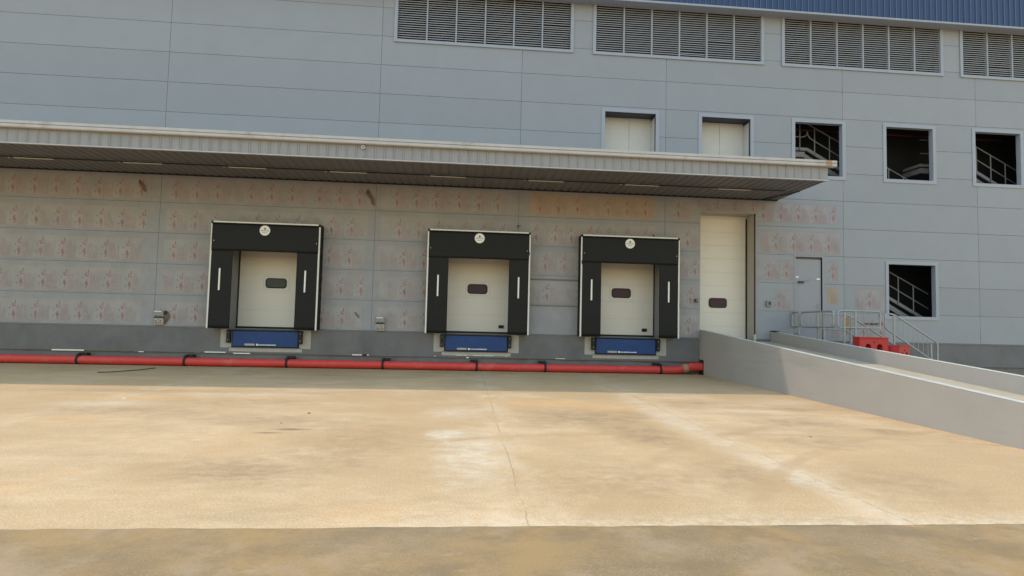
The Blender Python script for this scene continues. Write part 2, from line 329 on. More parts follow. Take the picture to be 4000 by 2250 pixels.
def cells(x0, x1, z0, z1):
    """the rectangle minus the openings, as rectangles"""
    xs = sorted({x0, x1, *[h[i] for h in holes for i in (0, 1) if x0 < h[i] < x1]})
    zs = sorted({z0, z1, *[h[i] for h in holes for i in (2, 3) if z0 < h[i] < z1]})
    res = []
    for a, b in zip(xs, xs[1:]):
        run = None
        for c_, d in zip(zs, zs[1:]):
            cx, cz = (a+b)/2, (c_+d)/2
            solid = not any(h[0] < cx < h[1] and h[2] < cz < h[3] for h in holes)
            if solid: run = [c_, d] if run is None else [run[0], d]
            elif run: res.append((a, b, *run)); run = None
        if run: res.append((a, b, *run))
    return res
VJ = [X0, -21.9, -15.6, -9.28, -2.86, 1.63, 6.42, 12.55, 17.4, 22.3, X1]
HJ = [1.165+.9355*i for i in range(0, 14)]; HJ[-1] = ZT
mb = MB(); g = .005
for i in range(len(VJ)-1):
    for j in range(len(HJ)-1):
        t = random.uniform(.965, 1.035)
        x0, x1, z0, z1 = VJ[i]+g, VJ[i+1]-g, HJ[j]+g, HJ[j+1]-g
        for a, b, c_, d in cells(x0, x1, z0, z1):
            mb.box(a, b, 0, .03, c_, d, 0, t, skip='b')
mb.build('wall_cladding', M_panel, WH)
mb = MB()
for a, b, c_, d in cells(X0, X1, 1.02, ZT): mb.box(a, b, .022, .14, c_, d, 0)
mb.build('wall_backing', M_joint, WH)
# concrete plinth under the cladding (with pits for the dock levellers left solid)
mb = MB()
mb.box(X0, X1, -.015, .3, .395, 1.135)
mb.build('plinth', M_conc_plinth, WH)
mb = MB(); mb.box(X0, X1, .03, .3, -.2, .395)
mb.build('plinth_base', M_conc_plinth, WH)
mb = MB(); mb.box(X0, X1, -.03, .0, 1.137, 1.150); mb.build('drip_flashing', M_joint, WH)
# messy mortar/paint seam along the plinth foot
mb = MB(); x = -16
while x < 7.5:
    l = random.choice([.08, .15, .3, .5, .9]); k = random.choice([0, 0, 1, 1, 1, 2])
    z = .392+random.uniform(-.008, .008); h = random.uniform(.004, .012) if k != 2 else random.uniform(.010, .022)
    if random.random() < .75: mb.box(x, x+l, -.022-.001*k, -.016, z-h, z+h, k)
    x += l + random.uniform(0, .25)
for a, b in ((-7.75, -7.15), (-3.4, -2.95), (-3.1, -2.9)): mb.box(a, b, -.027, -.016, .40, .43, 2)
mb.build('plinth_seam', [M_tan, M_flap, M_white], WH)
# body of the building behind the facade: roof slab and rear, so that nothing shines through
mb = MB()
mb.box(X0, X1, .3, 22, 13.25, 13.4); mb.box(X0, X1, 21.8, 22, 0, 13.25); mb.box(X0, X0+.2, .3, 21.8, 0, 13.25); mb.box(X1-.2, X1, .3, 21.8, 0, 13.25)
mb.build('roof', M_panel, WH)
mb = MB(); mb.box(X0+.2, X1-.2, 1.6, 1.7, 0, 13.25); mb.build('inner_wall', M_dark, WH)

# linings of the openings (jambs, lintel, sill) and back panels
def lining(name, x0, x1, z0, z1, depth, m, parent, lm=None, sill=True, y0=.0, thick=.03):
    b = MB()
    e = .006
    b.box(x0-thick, x0+e, y0+.001, depth, z0-thick, z1+thick); b.box(x1-e, x1+thick, y0+.001, depth, z0-thick, z1+thick)
    b.box(x0+e, x1-e, y0+.001, depth, z1-e, z1+thick)
    if sill: b.box(x0+e, x1-e, y0+.001, depth, z0-thick, z0+e)
    return b.build(name, m, parent)
def frame(name, x0, x1, z0, z1, w_, m, parent, proud=.02, bottom=True):
    b = MB(); y0, y1 = -proud, -.001
    b.box(x0-w_, x0+.002, y0, y1, z0-(w_ if bottom else 0), z1+w_); b.box(x1-.002, x1+w_, y0, y1, z0-(w_ if bottom else 0), z1+w_)
    b.box(x0+.002, x1-.002, y0, y1, z1-.002, z1+w_)
    if bottom: b.box(x0+.002, x1-.002, y0, y1, z0-w_, z0+.002)
    return b.build(name, m, parent, bevel=.004)
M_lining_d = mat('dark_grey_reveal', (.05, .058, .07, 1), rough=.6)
for i, (a, b) in enumerate(UP):
    f = frame('window_frame', a, b, UPZ[0], UPZ[1], .115, M_trim, WH)
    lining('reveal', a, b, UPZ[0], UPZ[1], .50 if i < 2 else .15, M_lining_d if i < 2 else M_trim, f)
    if i < 2:
        p = MB(); xm = (a+b)/2+(.10 if i == 0 else .0)
        p.box(a+.007, xm-.005, .49, .56, UPZ[0]+.007, UPZ[1]-.008); p.box(xm+.005, b-.007, .49, .56, UPZ[0]+.007, UPZ[1]-.008)
        p.build('white_infill_panel', M_wpanel, f)
        p = MB(); p.box(b-.012, b-.007, .10, .485, UPZ[0]+.01, UPZ[1]-.09); p.build('side_infill_panel', M_wpanel, f)
        p = MB(); p.box(a+.007, a+.012, .10, .485, UPZ[0]+.01, UPZ[1]-.09); p.build('side_infill_panel', M_wpanel, f)
        p = MB(); p.box(a, b, .53, .60, UPZ[0], UPZ[1], 0); p.build('infill_backing', M_joint, f)
    if i == 1:
        p = MB(); p.tube([(a+.18, .47, 8.40), (a+.185, .46, 8.15), (a+.17, .47, 7.98)], .012, 6); p.tube([(a+.17, .47, 7.99), (a+.17, .47, 7.90)], .028, 6)
        p.build('hanging_strap', M_flap, f)
# louvred vents
for a, b in LV:
    f = frame('louver_frame', a, b, LVZ[0], LVZ[1], .10, M_trim, WH, proud=.035)
    lining('reveal', a, b, LVZ[0], LVZ[1], .28, M_trim, f)
    n = 6; pw = (b-a)/n
    for k in range(1, n):
        q = MB(); q.box(a+k*pw-.022, a+k*pw+.022, -.01, .12, LVZ[0], LVZ[1]); q.build('mullion', M_trim, f)
    for k in range(n):
        q = MB(); z = LVZ[0]+.02; x0_ = a+k*pw+(.022 if k else 0); x1_ = a+(k+1)*pw-(.022 if k < n-1 else 0)
        s = 0
        while z < LVZ[1]-.02:
            s += 1
            jit = random.uniform(-.001, .001) + (random.uniform(-.02, .02) if random.random() < .012 else 0)
            # sloping blade, lower edge outwards
            zz = z+jit
            q.face([(x0_, .015, zz), (x1_, .015, zz+random.uniform(-.003, .003)), (x1_, .085, zz+.047), (x0_, .085, zz+.047)])
            q.face([(x0_, .015, zz-.022), (x1_, .015, zz-.022), (x1_, .015, zz), (x0_, .015, zz)])
            q.face([(x0_, .085, zz+.037), (x1_, .085, zz+.037), (x1_, .015, zz-.022), (x0_, .015, zz-.022)])
            z += .0745
        q.build('louver_blades', M_louv, f)
    q = MB(); q.box(a, b, .2, .26, LVZ[0], LVZ[1]); q.build('vent_backing', M_dark, f)
# blue ribbed eave cladding in front of the parapet
mb = MB(); yb = -.33; x = X0; p = .208
while x < X1:
    mb.box(x, x+p-.045, yb, yb+.03, 12.08, 13.5, skip='b')
    mb.face([(x+p-.045, yb, 12.08), (x+p-.030, yb-.028, 12.08), (x+p-.030, yb-.028, 13.5), (x+p-.045, yb, 13.5)])
    mb.face([(x+p-.030, yb-.028, 12.08), (x+p-.012, yb-.028, 12.08), (x+p-.012, yb-.028, 13.5), (x+p-.030, yb-.028, 13.5)], 1)
    mb.face([(x+p-.012, yb-.028, 12.08), (x+p, yb, 12.08), (x+p, yb, 13.5), (x+p-.012, yb-.028, 13.5)])
    x += p
mb.box(X0, X1, yb+.03, .02, 12.10, 13.48, 0)
M_blue2 = mat('blue_rib_crest', (.085, .13, .235, 1), rough=.45, noise=.1, nscale=3)
mb.build('blue_parapet_cladding', [M_blue, M_blue2], WH)
mb = MB(); mb.box(X0, X1, yb-.045, yb+.02, 12.02, 12.085); mb.box(X0, X1, yb+.02, .02, 12.03, 12.10); mb.build('eave_flashing', M_trim, WH, bevel=.004)

# tall sectional door beside the ramp
td = empty('tall_sectional_door', (0, 0, 0)); td.parent = WH
def door_leaf(x0, x1, z0, z1, y, pitch, parent, name='door_leaf', zoff=0):
    b = MB(); z = z0; 
    while z < z1-.01:
        t = min(z+pitch, z1); b.box(x0, x1, y, y+.04, z+.003, t-.003)
        mz = (z+t)/2
        b.box(x0, x1, y-.0025, y-.0005, mz-.0045, mz+.0045)
        z = t
    b.box(x0, x1, y+.012, y+.05, z0, z1, 1)
    return b.build(name, [M_door, M_gut], parent)
door_leaf(TD[0], TD[1], TD[2], TD[3]+.3, .60, .455, td)
def rounded(cx, cz, hw, hh, r, n=6):
    pts = []
    for (sx, sz, a0) in ((1, 1, 0), (-1, 1, 90), (-1, -1, 180), (1, -1, 270)):
        pts += arc(cx+sx*(hw-r), cz+sz*(hh-r), r, a0, a0+90, n)
    return pts
def vision(cx, cz, hw, hh, y, parent, halo=0, gm=None):
    r = hh*.62
    if halo:
        q = MB(); q.prism(rounded(cx+.01, cz, hw+.07, hh+.06, .02), 'y', y-.004, y)
        o = q.build('vision_surround', M_gut, parent)
        q = MB(); q.prism(rounded(cx+.01, cz, hw+.062, hh+.052, .02), 'y', y-.006, y-.003); q.build('vision_trim', M_door, o)
    q = MB(); q.prism(rounded(cx, cz, hw, hh, r), 'y', y-.022, y-.006); o = q.build('vision_frame', M_black, parent, bevel=.004)
    q = MB(); q.prism(rounded(cx, cz, hw-.035, hh-.032, r*.75), 'y', y-.026, y-.022); q.build('pane', gm or M_glassw, o)
vision(8.48, 2.34, .315, .165, .60, td)
mb = MB(); e = .006; mb.box(TD[0]-.03, TD[0]+e, .001, .62, TD[2], TD[3]+.03); mb.box(TD[1]-e, TD[1]+.03, .001, .62, TD[2], TD[3]+.03); mb.box(TD[0]+e, TD[1]-e, .001, .62, TD[3]-e, TD[3]+.03)
mb.build('door_jamb', M_jamb, td)
mb = MB(); mb.box(TD[1]-.04, TD[1]-.007, .555, .60, TD[2], TD[3]-.08); mb.build('seal_strip', M_black, td)
mb = MB(); mb.box(TD[1]-.034, TD[1]-.007, -.012, .035, TD[2]+.22, TD[3]); mb.build('rust_edge_guard', M_brown, td)
mb = MB(); mb.box(TD[1]-.06, TD[1]+.01, -.02, .03, TD[2], TD[2]+.215); mb.build('corner_block', M_cap, td)
mb = MB(); mb.box(TD[0], TD[1], .52, .60, TD[2]-.02, TD[2]+.03); mb.build('bottom_seal', M_black, td)
mb = MB(); mb.box(TD[0]-.02, TD[1]+.04, .0, .9, .95, TD[2]); mb.build('threshold', M_rampfl, td)

# personnel door
pd = empty('personnel_door', (0, 0, 0)); pd.parent = WH
mb = MB(); a, b, c_, d = PD
mb.box(a-.055, a, -.012, .05, c_, d+.05); mb.box(b, b+.055, -.012, .05, c_, d+.05); mb.box(a, b, -.012, .05, d, d+.05); mb.build('door_frame', M_pdoor, pd)
mb = MB(); mb.box(a, b, .075, .12, c_, d); mb.build('shadow_gap', M_pframe, pd)
mb = MB(); mb.box(a+.012, b-.022, .035, .075, c_+.01, d-.075); mb.build('door_leaf', M_pdoor, pd, bevel=.004)
mb = MB(); mb.box(a+.10, a+.28, -.03, .03, 3.05, 3.11); mb.build('door_closer', M_dgbox, pd, bevel=.006)
mb = MB(); mb.tube([(a+.22, -.04, 3.12), (a+.46, -.03, 3.17), (a+.5, 0, 3.17)], .008, 6); mb.build('closer_arm', M_galv, pd)
for (p_, q_) in ((a+.0, 3.22), (b-.18, 3.17)):
    mb = MB(); mb.box(p_, p_+.11, .015, .034, q_, q_+.055); mb.build('white_sticker', M_white, pd)
mb = MB(); mb.tube([(b-.14, .034, 2.35), (b-.14, -.02, 2.35), (b-.14, -.02, 2.08), (b-.14, .034, 2.08)], .010, 6); mb.build('pull_handle', M_galv, pd)

# stairs behind the bare openings
def inner_stair(xm, zl, x1, zt):
    """landing ending at xm, flight running down to the right, rails and stringer, red pipe under the ceiling"""
    o = empty('inner_staircase', (0, 0, 0)); o.parent = WH
    y = .80; L = 1.9; k = .54
    b = MB(); b.box(xm-1.9, xm, y, y+.9, zl-.10, zl)
    b.prism([(xm, zl), (xm, zl-.12), (xm+L, zl-.12-k*L), (xm+L, zl-k*L)], 'y', y, y+.06)
    b.build('stringer', M_stair, o)
    b = MB(); b.box(xm-1.9, xm-.12, y-.02, y+.9, zl-.34, zl-.16)
    b.prism([(xm-.12, zl-.16), (xm-.12, zl-.34), (xm+L, zl-.46-k*L), (xm+L, zl-.26-k*L)], 'y', y+.07, y+.9)
    b.build('stair_flight', M_stair, o)
    b = MB()
    b.tube([(xm-1.9, y-.02, zl+.37), (xm-.20, y-.02, zl+.37), (xm-.10, y-.02, zl+.40), (xm-.04, y-.02, zl+.48), (xm-.03, y-.02, zl+.58)], .02, 8)
    b.tube([(xm-.03, y-.02, zl+.58), (xm, y-.02, zl+.44), (xm+.06, y-.02, zl+.35), (xm+.15, y-.02, zl+.29), (xm+L, y-.02, zl+.29-k*(L-.15))], .02, 8)
    b.tube([(xm-1.9, y-.02, zl+.86), (xm-.05, y-.02, zl+.86), (xm+L, y-.02, zl+.86-k*(L-.05))], .02, 8)
    for dx in (-.85, -.30, .24, .79, 1.35):
        zz = zl-max(0, dx)*k; b.tube([(xm+dx, y-.02, zz-.1), (xm+dx, y-.02, zz+.86)], .02, 8)
    b.build('handrail', M_rail_in, o, smooth=True)
    b = MB(); b.tube([(xm-1.9, 1.1, zt), (x1+.4, 1.1, zt)], .04, 8); b.build('red_pipe_run', M_redin, o)
inner_stair(11.81, 7.87, 12.53, 8.60); inner_stair(14.55, 6.55, 15.79, 8.60)
inner_stair(17.9, 7.5, 19.04, 8.60); inner_stair(14.3, 3.0, 15.8, 3.95)
lf = frame('window_frame', LOWW[0], LOWW[1], LOWW[2], LOWW[3], .10, M_trim, WH)
lining('reveal', *LOWW, .15, M_trim, lf)

# dock doors (part of the building)
for i, d in enumerate(DOCKS):
    o = empty('dock_door', (0, 0, 0)); o.parent = WH
    door_leaf(d-DW, d+DW, 1.17, 3.95, .58, .56, o)
    mb = MB(); e = .006; mb.box(d-DW-.03, d-DW+e, .001, .62, 1.135, DZ1+.03); mb.box(d+DW-e, d+DW+.03, .001, .62, 1.135, DZ1+.03); mb.box(d-DW+e, d+DW-e, .001, .62, DZ1-e, DZ1+.03)
    mb.build('door_jamb', M_djamb, o)
    mb = MB(); mb.box(d-DW, d+DW, .50, .58, 1.13, 1.20); mb.box(d-DW, d-DW+.03, .52, .58, 1.2, 3.75); mb.box(d+DW-.03, d+DW, .52, .58, 1.2, 3.75); mb.build('door_seal', M_black, o)
    mb = MB(); mb.box(d-DW, d+DW, -.01, .58, 1.06, 1.132); mb.build('dock_floor_edge', M_black, o)
    vision(d+(.03 if i == 0 else -.0), 2.575, .325, .160, .58, o, halo=1, gm=M_glassg if i == 0 else None)
    if i: mb = MB(); mb.box(d+.71, d+.88, .555, .578, 1.32, 1.42); mb.build('black_vent_box', M_black, o)

# protective film sheets with faded red print
def film(x0, x1, z0, z1, m=None, ph=None, strength=1.0, skew=0):
    b = MB(); y = -.0025
    if skew: b.face([(x0+skew, y, z0), (x1, y, z0), (x1, y, z1), (x0, y, z1)], 0)
    else:
        dx = [random.uniform(-.02, .02) for _ in range(4)]
        b.face([(x0+dx[0], y, z0+dx[2]*.5), (x1+dx[1], y, z0+dx[3]*.5), (x1+dx[3], y, z1+dx[0]*.5), (x0+dx[2], y, z1+dx[1]*.5)], 0)
    y2 = -.0045; H = z1-z0
    def Q(a, c, e, f, k):
        a2, e2 = max(a, x0+.01), min(e, x1-.01)
        if e2-a2 < .004: return
        b.face([(a2, y2, c), (e2, y2, c), (e2, y2, f), (a2, y2, f)], k)
    # faint edge line
    x = x0-.3+(ph if ph is not None else random.uniform(0, .6))
    while x < x1:
        P = .61
        zt = z1-.04
        # swirl emblem on its side: stem and open bowl
        cx, cz = x+.10, z0+H*.68
        if x0+.07 < cx < x1-.05:
            pts_o = arc(cx, cz, .058, 100, 350, 10); pts_i = arc(cx+.006, cz+.006, .033, 100, 350, 10)
            for q in range(10):
                b.face([(pts_i[q][0], y2, pts_i[q][1]), (pts_o[q][0], y2, pts_o[q][1]), (pts_o[q+1][0], y2, pts_o[q+1][1]), (pts_i[q+1][0], y2, pts_i[q+1][1])], 1)
            Q(cx+.020, cz+.02, cx+.044, cz+.145, 1)
            # name block under it, reading upwards
            Q(cx-.012, z0+H*.10, cx+.014, z0+H*.46, 1)
            Q(cx-.045, z0+H*.24, cx-.018, z0+H*.40, 1); Q(cx+.022, z0+H*.2, cx+.040, z0+H*.36, 1)
            for (ax, az) in ((-.11, .55), (-.12, .25)):
                p6 = arc(cx+ax, z0+H*az, .022, 0, 360, 6)[:-1]
                if x0 < p6[3][0] and p6[0][0] < x1: b.face([(p[0], y2, p[1]) for p in p6], 3)
        # columns of small print
        for q in range(9):
            xx = x+.185+q*.034
            hh = random.uniform(.62, .80) if q < 5 else random.uniform(.3, .8)
            zz = z0+H*.06
            while zz < z0+H*hh:
                l = random.uniform(.03, .10); Q(xx, zz, xx+.014, min(zz+l, z0+H*hh), 2); zz += l+.015
        x += P
    # sheet border lines
    for zz in (z0+.012, z1-.02): Q(x0+.01, zz, x1-.01, zz+.006, 2)
    return b.build('protective_film', [m or M_film, M_print, M_printf, M_dot], WH)
b = MB()
for j in range(5):
    for i in range(1, 7):
        xa, xb = VJ[i]+.02, min(VJ[i+1]-.02, 9.60)
        for (fa, fb, fc, fd) in cells(xa, xb, HJ[j]+.012, HJ[j+1]-.012):
            b.face([(fa, -.0012, fc), (fb, -.0012, fc), (fb, -.0012, fd), (fa, -.0012, fd)])
b.build('plain_film', M_clear, WH)
COLS = [(-15.2, -9.68), (-9.12, -3.12), (-2.70, 1.22), (2.0, 6.12), (6.72, 7.58)]
for j in range(5):
    zb = HJ[j]+.06; zt_ = HJ[j]+.78
    for k, (a, b) in enumerate(COLS):
        m = M_film
        if j == 4 and k == 3: m = M_filmo
        if j == 4 and k == 1: m = M_filmp
        if k == 3 and j == 0: a = 6.75 if False else a; 
        if k == 3 and j == 0: continue
        if k == 4 and j in (1,): zb2 = zb+.3
        jj = random.uniform(-.08, .08)
        if j == 0: zb, zt_ = HJ[0]+.07, HJ[0]+.75
        # split long runs where dock shelters hide them is unnecessary: one sheet per panel
        for (fa, fb, fc, fd) in cells(a+jj*.5, b+jj, zb, zt_):
            if fb-fa > .25 and fd-fc > .4: film(fa+.01, fb-.01, fc, fd, m)
film(7.68, 9.52, 5.33, HJ[4]+.80, M_filmp, ph=.1); film(9.56, 12.32, HJ[4]+.14, HJ[4]+.80, M_filmp)
film(9.62, 12.42, HJ[3]+.06, HJ[3]+.80, M_filmp)
film(9.58, 10.80, HJ[2]+.08, HJ[2]+.76, M_filmp); film(11.98, 12.34, HJ[2]+.05, HJ[2]+.78, M_filmp)
film(10.13, 10.80, HJ[1]+.02, HJ[1]+.72, M_filmp, skew=.10); film(11.97, 12.33, HJ[1]+.28, HJ[1]+.80, M_filmo)
film(12.95, 13.98, HJ[1]+.10, HJ[1]+.84, M_filmp)
film(11.97, 13.98, HJ[0]+.08, HJ[0]+.80, M_filmp); film(13.1, 13.9, HJ[0]+.55, HJ[0]+.62, M_filmo)
mb = MB(); mb.box(1.98, 3.58, -.012, 0, 2.885, 2.93); mb.build('tan_joint_strip', M_tan, WH)
mb = MB(); mb.box(1.98, 3.58, -.010, 0, 2.06, 2.085); mb.build('tan_joint_strip', M_tan, WH)
# torn brown tape hanging off the film
def flap(pts, n='torn_tape'):
    b = MB(); k = len(pts)
    for i in range(k-1):
        (x0, z0, w0), (x1, z1, w1) = pts[i], pts[i+1]
        y0, y1 = -.012-.03*math.sin(i*1.3), -.012-.03*math.sin((i+1)*1.3)
        b.face([(x0-w0, y0, z0), (x0+w0, y0-.01, z0), (x1+w1, y1-.01, z1), (x1-w1, y1, z1)])
    return b.build(n, M_flap, WH, smooth=True)
flap([(-9.92, 5.56, .02), (-9.86, 5.45, .06), (-9.78, 5.30, .055), (-9.72, 5.18, .03)])
flap([(-3.12, 5.56, .03), (-3.10, 5.42, .07), (-2.97, 5.25, .055), (-2.93, 5.05, .05), (-2.94, 4.85, .03)])
flap([(-8.88, 1.60, .02), (-8.85, 1.50, .04), (-8.90, 1.36, .05), (-8.95, 1.22, .03)])
flap([(-3.36, 1.72, .03), (-3.30, 1.64, .03), (-3.24, 1.55, .015)])
flap([(1.66, 4.62, .06), (1.60, 4.54, .02)]); flap([(6.02, 4.50, .012), (6.05, 4.40, .03)]); flap([(6.93, 2.22, .02), (6.90, 2.14, .035), (6.88, 2.05, .01)])

# ------------------------------------------------------------------ canopy
CAN = empty('canopy', (0, 0, 0))
tag(CAN, 'long grey metal canopy with ribbed fascia and gutter above the loading docks', 'canopy')
CX0, CX1, CY, Z_S = -24.0, 10.24, -2.66, 5.80
mb = MB(); p = .25; x = CX1-.02
while x > CX0:      # ribbed fascia
    mb.face([(x-p+.06, CY, 5.80), (x, CY, 5.80), (x, CY, 6.17), (x-p+.06, CY, 6.17)])
    mb.face([(x-p, CY+.006, 5.80), (x-p+.022, CY-.026, 5.80), (x-p+.022, CY-.026, 6.17), (x-p, CY+.006, 6.17)])
    mb.face([(x-p+.022, CY-.026, 5.80), (x-p+.040, CY-.026, 5.80), (x-p+.040, CY-.026, 6.17), (x-p+.022, CY-.026, 6.17)])
    mb.face([(x-p+.040, CY-.026, 5.80), (x-p+.06, CY, 5.80), (x-p+.06, CY, 6.17), (x-p+.040, CY-.026, 6.17)])
    x -= p
mb.box(CX0, CX1-.02, CY+.008, CY+.03, 5.80, 6.30)
mb.build('fascia', M_fasc, CAN)
mb = MB(); mb.box(CX0, CX1, CY-.035, CY+.04, 5.775, 5.802); mb.build('drip_edge', M_gut, CAN)
mb = MB()
prof = [(CY+.05, 6.17), (CY-.10, 6.17), (CY-.12, 6.19), (CY-.12, 6.255), (CY-.095, 6.265), (CY-.12, 6.275), (CY-.12, 6.345), (CY-.10, 6.35), (CY-.10, 6.335), (CY+.05, 6.335)]
mb.prism(prof, 'x', CX0, CX1+.20); mb.build('gutter', M_gut, CAN)
mb = MB(); mb.prism([(y_-.003, z_) for y_, z_ in prof[2:7]]+[(CY-.11, 6.34), (CY-.11, 6.19)], 'x', CX1-.12, CX1+.05); mb.build('rust_stain', M_rust, CAN)
# corrugated soffit sheet, ribs run from the wall to the fascia
mb = MB(); x = CX0; p = .25
while x < CX1-.03:
    e = min(x+p, CX1-.02); y0, y1 = CY+.03, -.02
    mb.face([(x, y0, Z_S+.01), (x, y1, Z_S-.02), (x+.16, y1, Z_S-.02), (x+.16, y0, Z_S+.01)])
    mb.face([(x+.16, y0, Z_S+.01), (x+.16, y1, Z_S-.02), (x+.18, y1, Z_S-.002), (x+.18, y0, Z_S+.028)])
    mb.face([(x+.18, y0, Z_S+.028), (x+.18, y1, Z_S-.002), (x+.23, y1, Z_S-.002), (x+.23, y0, Z_S+.028)])
    mb.face([(x+.23, y0, Z_S+.028), (x+.23, y1, Z_S-.002), (e, y1, Z_S-.02), (e, y0, Z_S+.01)])
    x += p
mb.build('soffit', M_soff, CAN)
mb = MB(); mb.face([(CX0, CY, 6.30), (CX1, CY, 6.30), (CX1, -.01, 6.42), (CX0, -.01, 6.42)]); mb.face([(CX0, CY+.03, 6.0), (CX0, -.02, 6.0), (CX1, -.02, 6.0), (CX1, CY+.03, 6.0)])
mb.prism([(CY+.002, 5.80), (-.02, 5.78), (-.02, 6.42), (CY+.002, 6.30)], 'x', CX1-.02, CX1); mb.build('roof_sheet', M_fasc, CAN)
mb = MB(); mb.box(CX0, CX1-.55, -1.40, -1.37, Z_S-.055, Z_S-.03); mb.build('conduit_rail', M_black, CAN)
mb = MB(); mb.box(CX0, CX1-.01, -.05, -.012, Z_S-.055, Z_S+.01); mb.build('wall_angle', M_black, CAN)
mb = MB(); mb.prism([(CX1-.55, -.02), (CX1-.60, -.02), (CX1-.10, -1.38), (CX1-.05, -1.38)], 'z', Z_S-.05, Z_S-.03); mb.build('end_brace', M_black, CAN)
mb = MB(); mb.prism(arc(-2.82, 6.10, .055, 0, 360, 16)[:-1], 'y', CY-.06, CY-.03); o = mb.build('round_tag', M_gut, CAN)
mb = MB(); mb.prism(arc(-2.82, 6.10, .022, 0, 360, 10)[:-1], 'y', CY-.065, CY-.06); mb.build('tag_mark', M_tan, o)

# lamps fixed to the conduit under the canopy
def lamp():
    r = empty('batten_lamp')
    b = MB(); b.box(-.53, .53, -.022, .022, -.005, .03); b.build('lamp_body', M_gut, r)
    b = MB(); b.box(-.52, .52, -.016, .016, -.030, -.006); b.build('lamp_diffuser', M_tube, r, bevel=.008)
    b = MB(); b.box(-.66, -.62, -.02, .02, -.035, .02); b.build('junction_box', M_gut, r, bevel=.006)
    return r
proto = lamp()
LX = [-12.0, -9.12, -6.28, -3.46, -.60, 2.30, 5.22, 8.10]
words = ['off white batten lamp under the canopy beyond the left end of the photo', 'off white batten lamp under the canopy, cut by the left edge of the photo',
 'off white batten lamp under the canopy above the leftmost dock shelter', 'batten lamp under the canopy midway between the leftmost and middle dock shelters',
 'off white batten lamp under the canopy just left of the middle dock shelter', 'off white batten lamp under the canopy just right of the middle dock shelter',
 'off white batten lamp under the canopy above the rightmost dock shelter', 'batten lamp under the canopy above the tall cream door, last towards open end']
for i, x in enumerate(LX):
    o = proto if i == 0 else copy_tree(proto)
    o.location = (x+.0, -1.36, Z_S-.045)
    tag(o, words[i], 'lamp', 'batten lamps under the canopy')

# ------------------------------------------------------------------ dock shelters
def text_mesh(s, size, m, parent, loc, name='lettering', align='CENTER'):
    cu = bpy.data.curves.new(name, 'FONT'); cu.body = s; cu.size = size; cu.align_x = align; cu.align_y = 'CENTER'; cu.extrude = .001
    tmp = bpy.data.objects.new(name, cu); COL.objects.link(tmp)
    bpy.context.view_layer.update()
    me = bpy.data.meshes.new_from_object(tmp); bpy.data.objects.remove(tmp)
    me.materials.clear(); me.materials.append(m)
    o = bpy.data.objects.new(name, me); COL.objects.link(o); o.parent = parent; o.location = loc; o.rotation_euler = (math.pi/2, 0, 0)
    return o
M_ink = mat('brown_ink', (.13, .10, .085, 1), rough=.6); M_inkr = mat('dark_red_ink', (.10, .02, .018, 1), rough=.6)
def cloth(x0, x1, z0, z1, y, seed, amp=.010, nx=14, nz=30):
    rnd = random.Random(seed); ph = [rnd.uniform(0, 6.3) for _ in range(6)]
    def d(x, z): return y + amp*(math.sin(x*5+ph[0]+z*1.3)*.5 + math.sin(z*4.1+ph[1]+x*2)*.4 + math.sin((x+z)*9+ph[2])*.2 + math.sin((x-z*1.4)*13+ph[3])*.12)
    b = MB(); P = [[(x0+(x1-x0)*i/nx, d(x0+(x1-x0)*i/nx, z0+(z1-z0)*j/nz), z0+(z1-z0)*j/nz) for i in range(nx+1)] for j in range(nz+1)]
    base = 0
    for j in range(nz+1): b.v += P[j]
    for j in range(nz):
        for i in range(nx):
            q = j*(nx+1)+i; b.f.append((q, q+1, q+nx+2, q+nx+1)); b.m.append(0); b.t.append(1.0)
    # thickness strip
    o = b
    return o
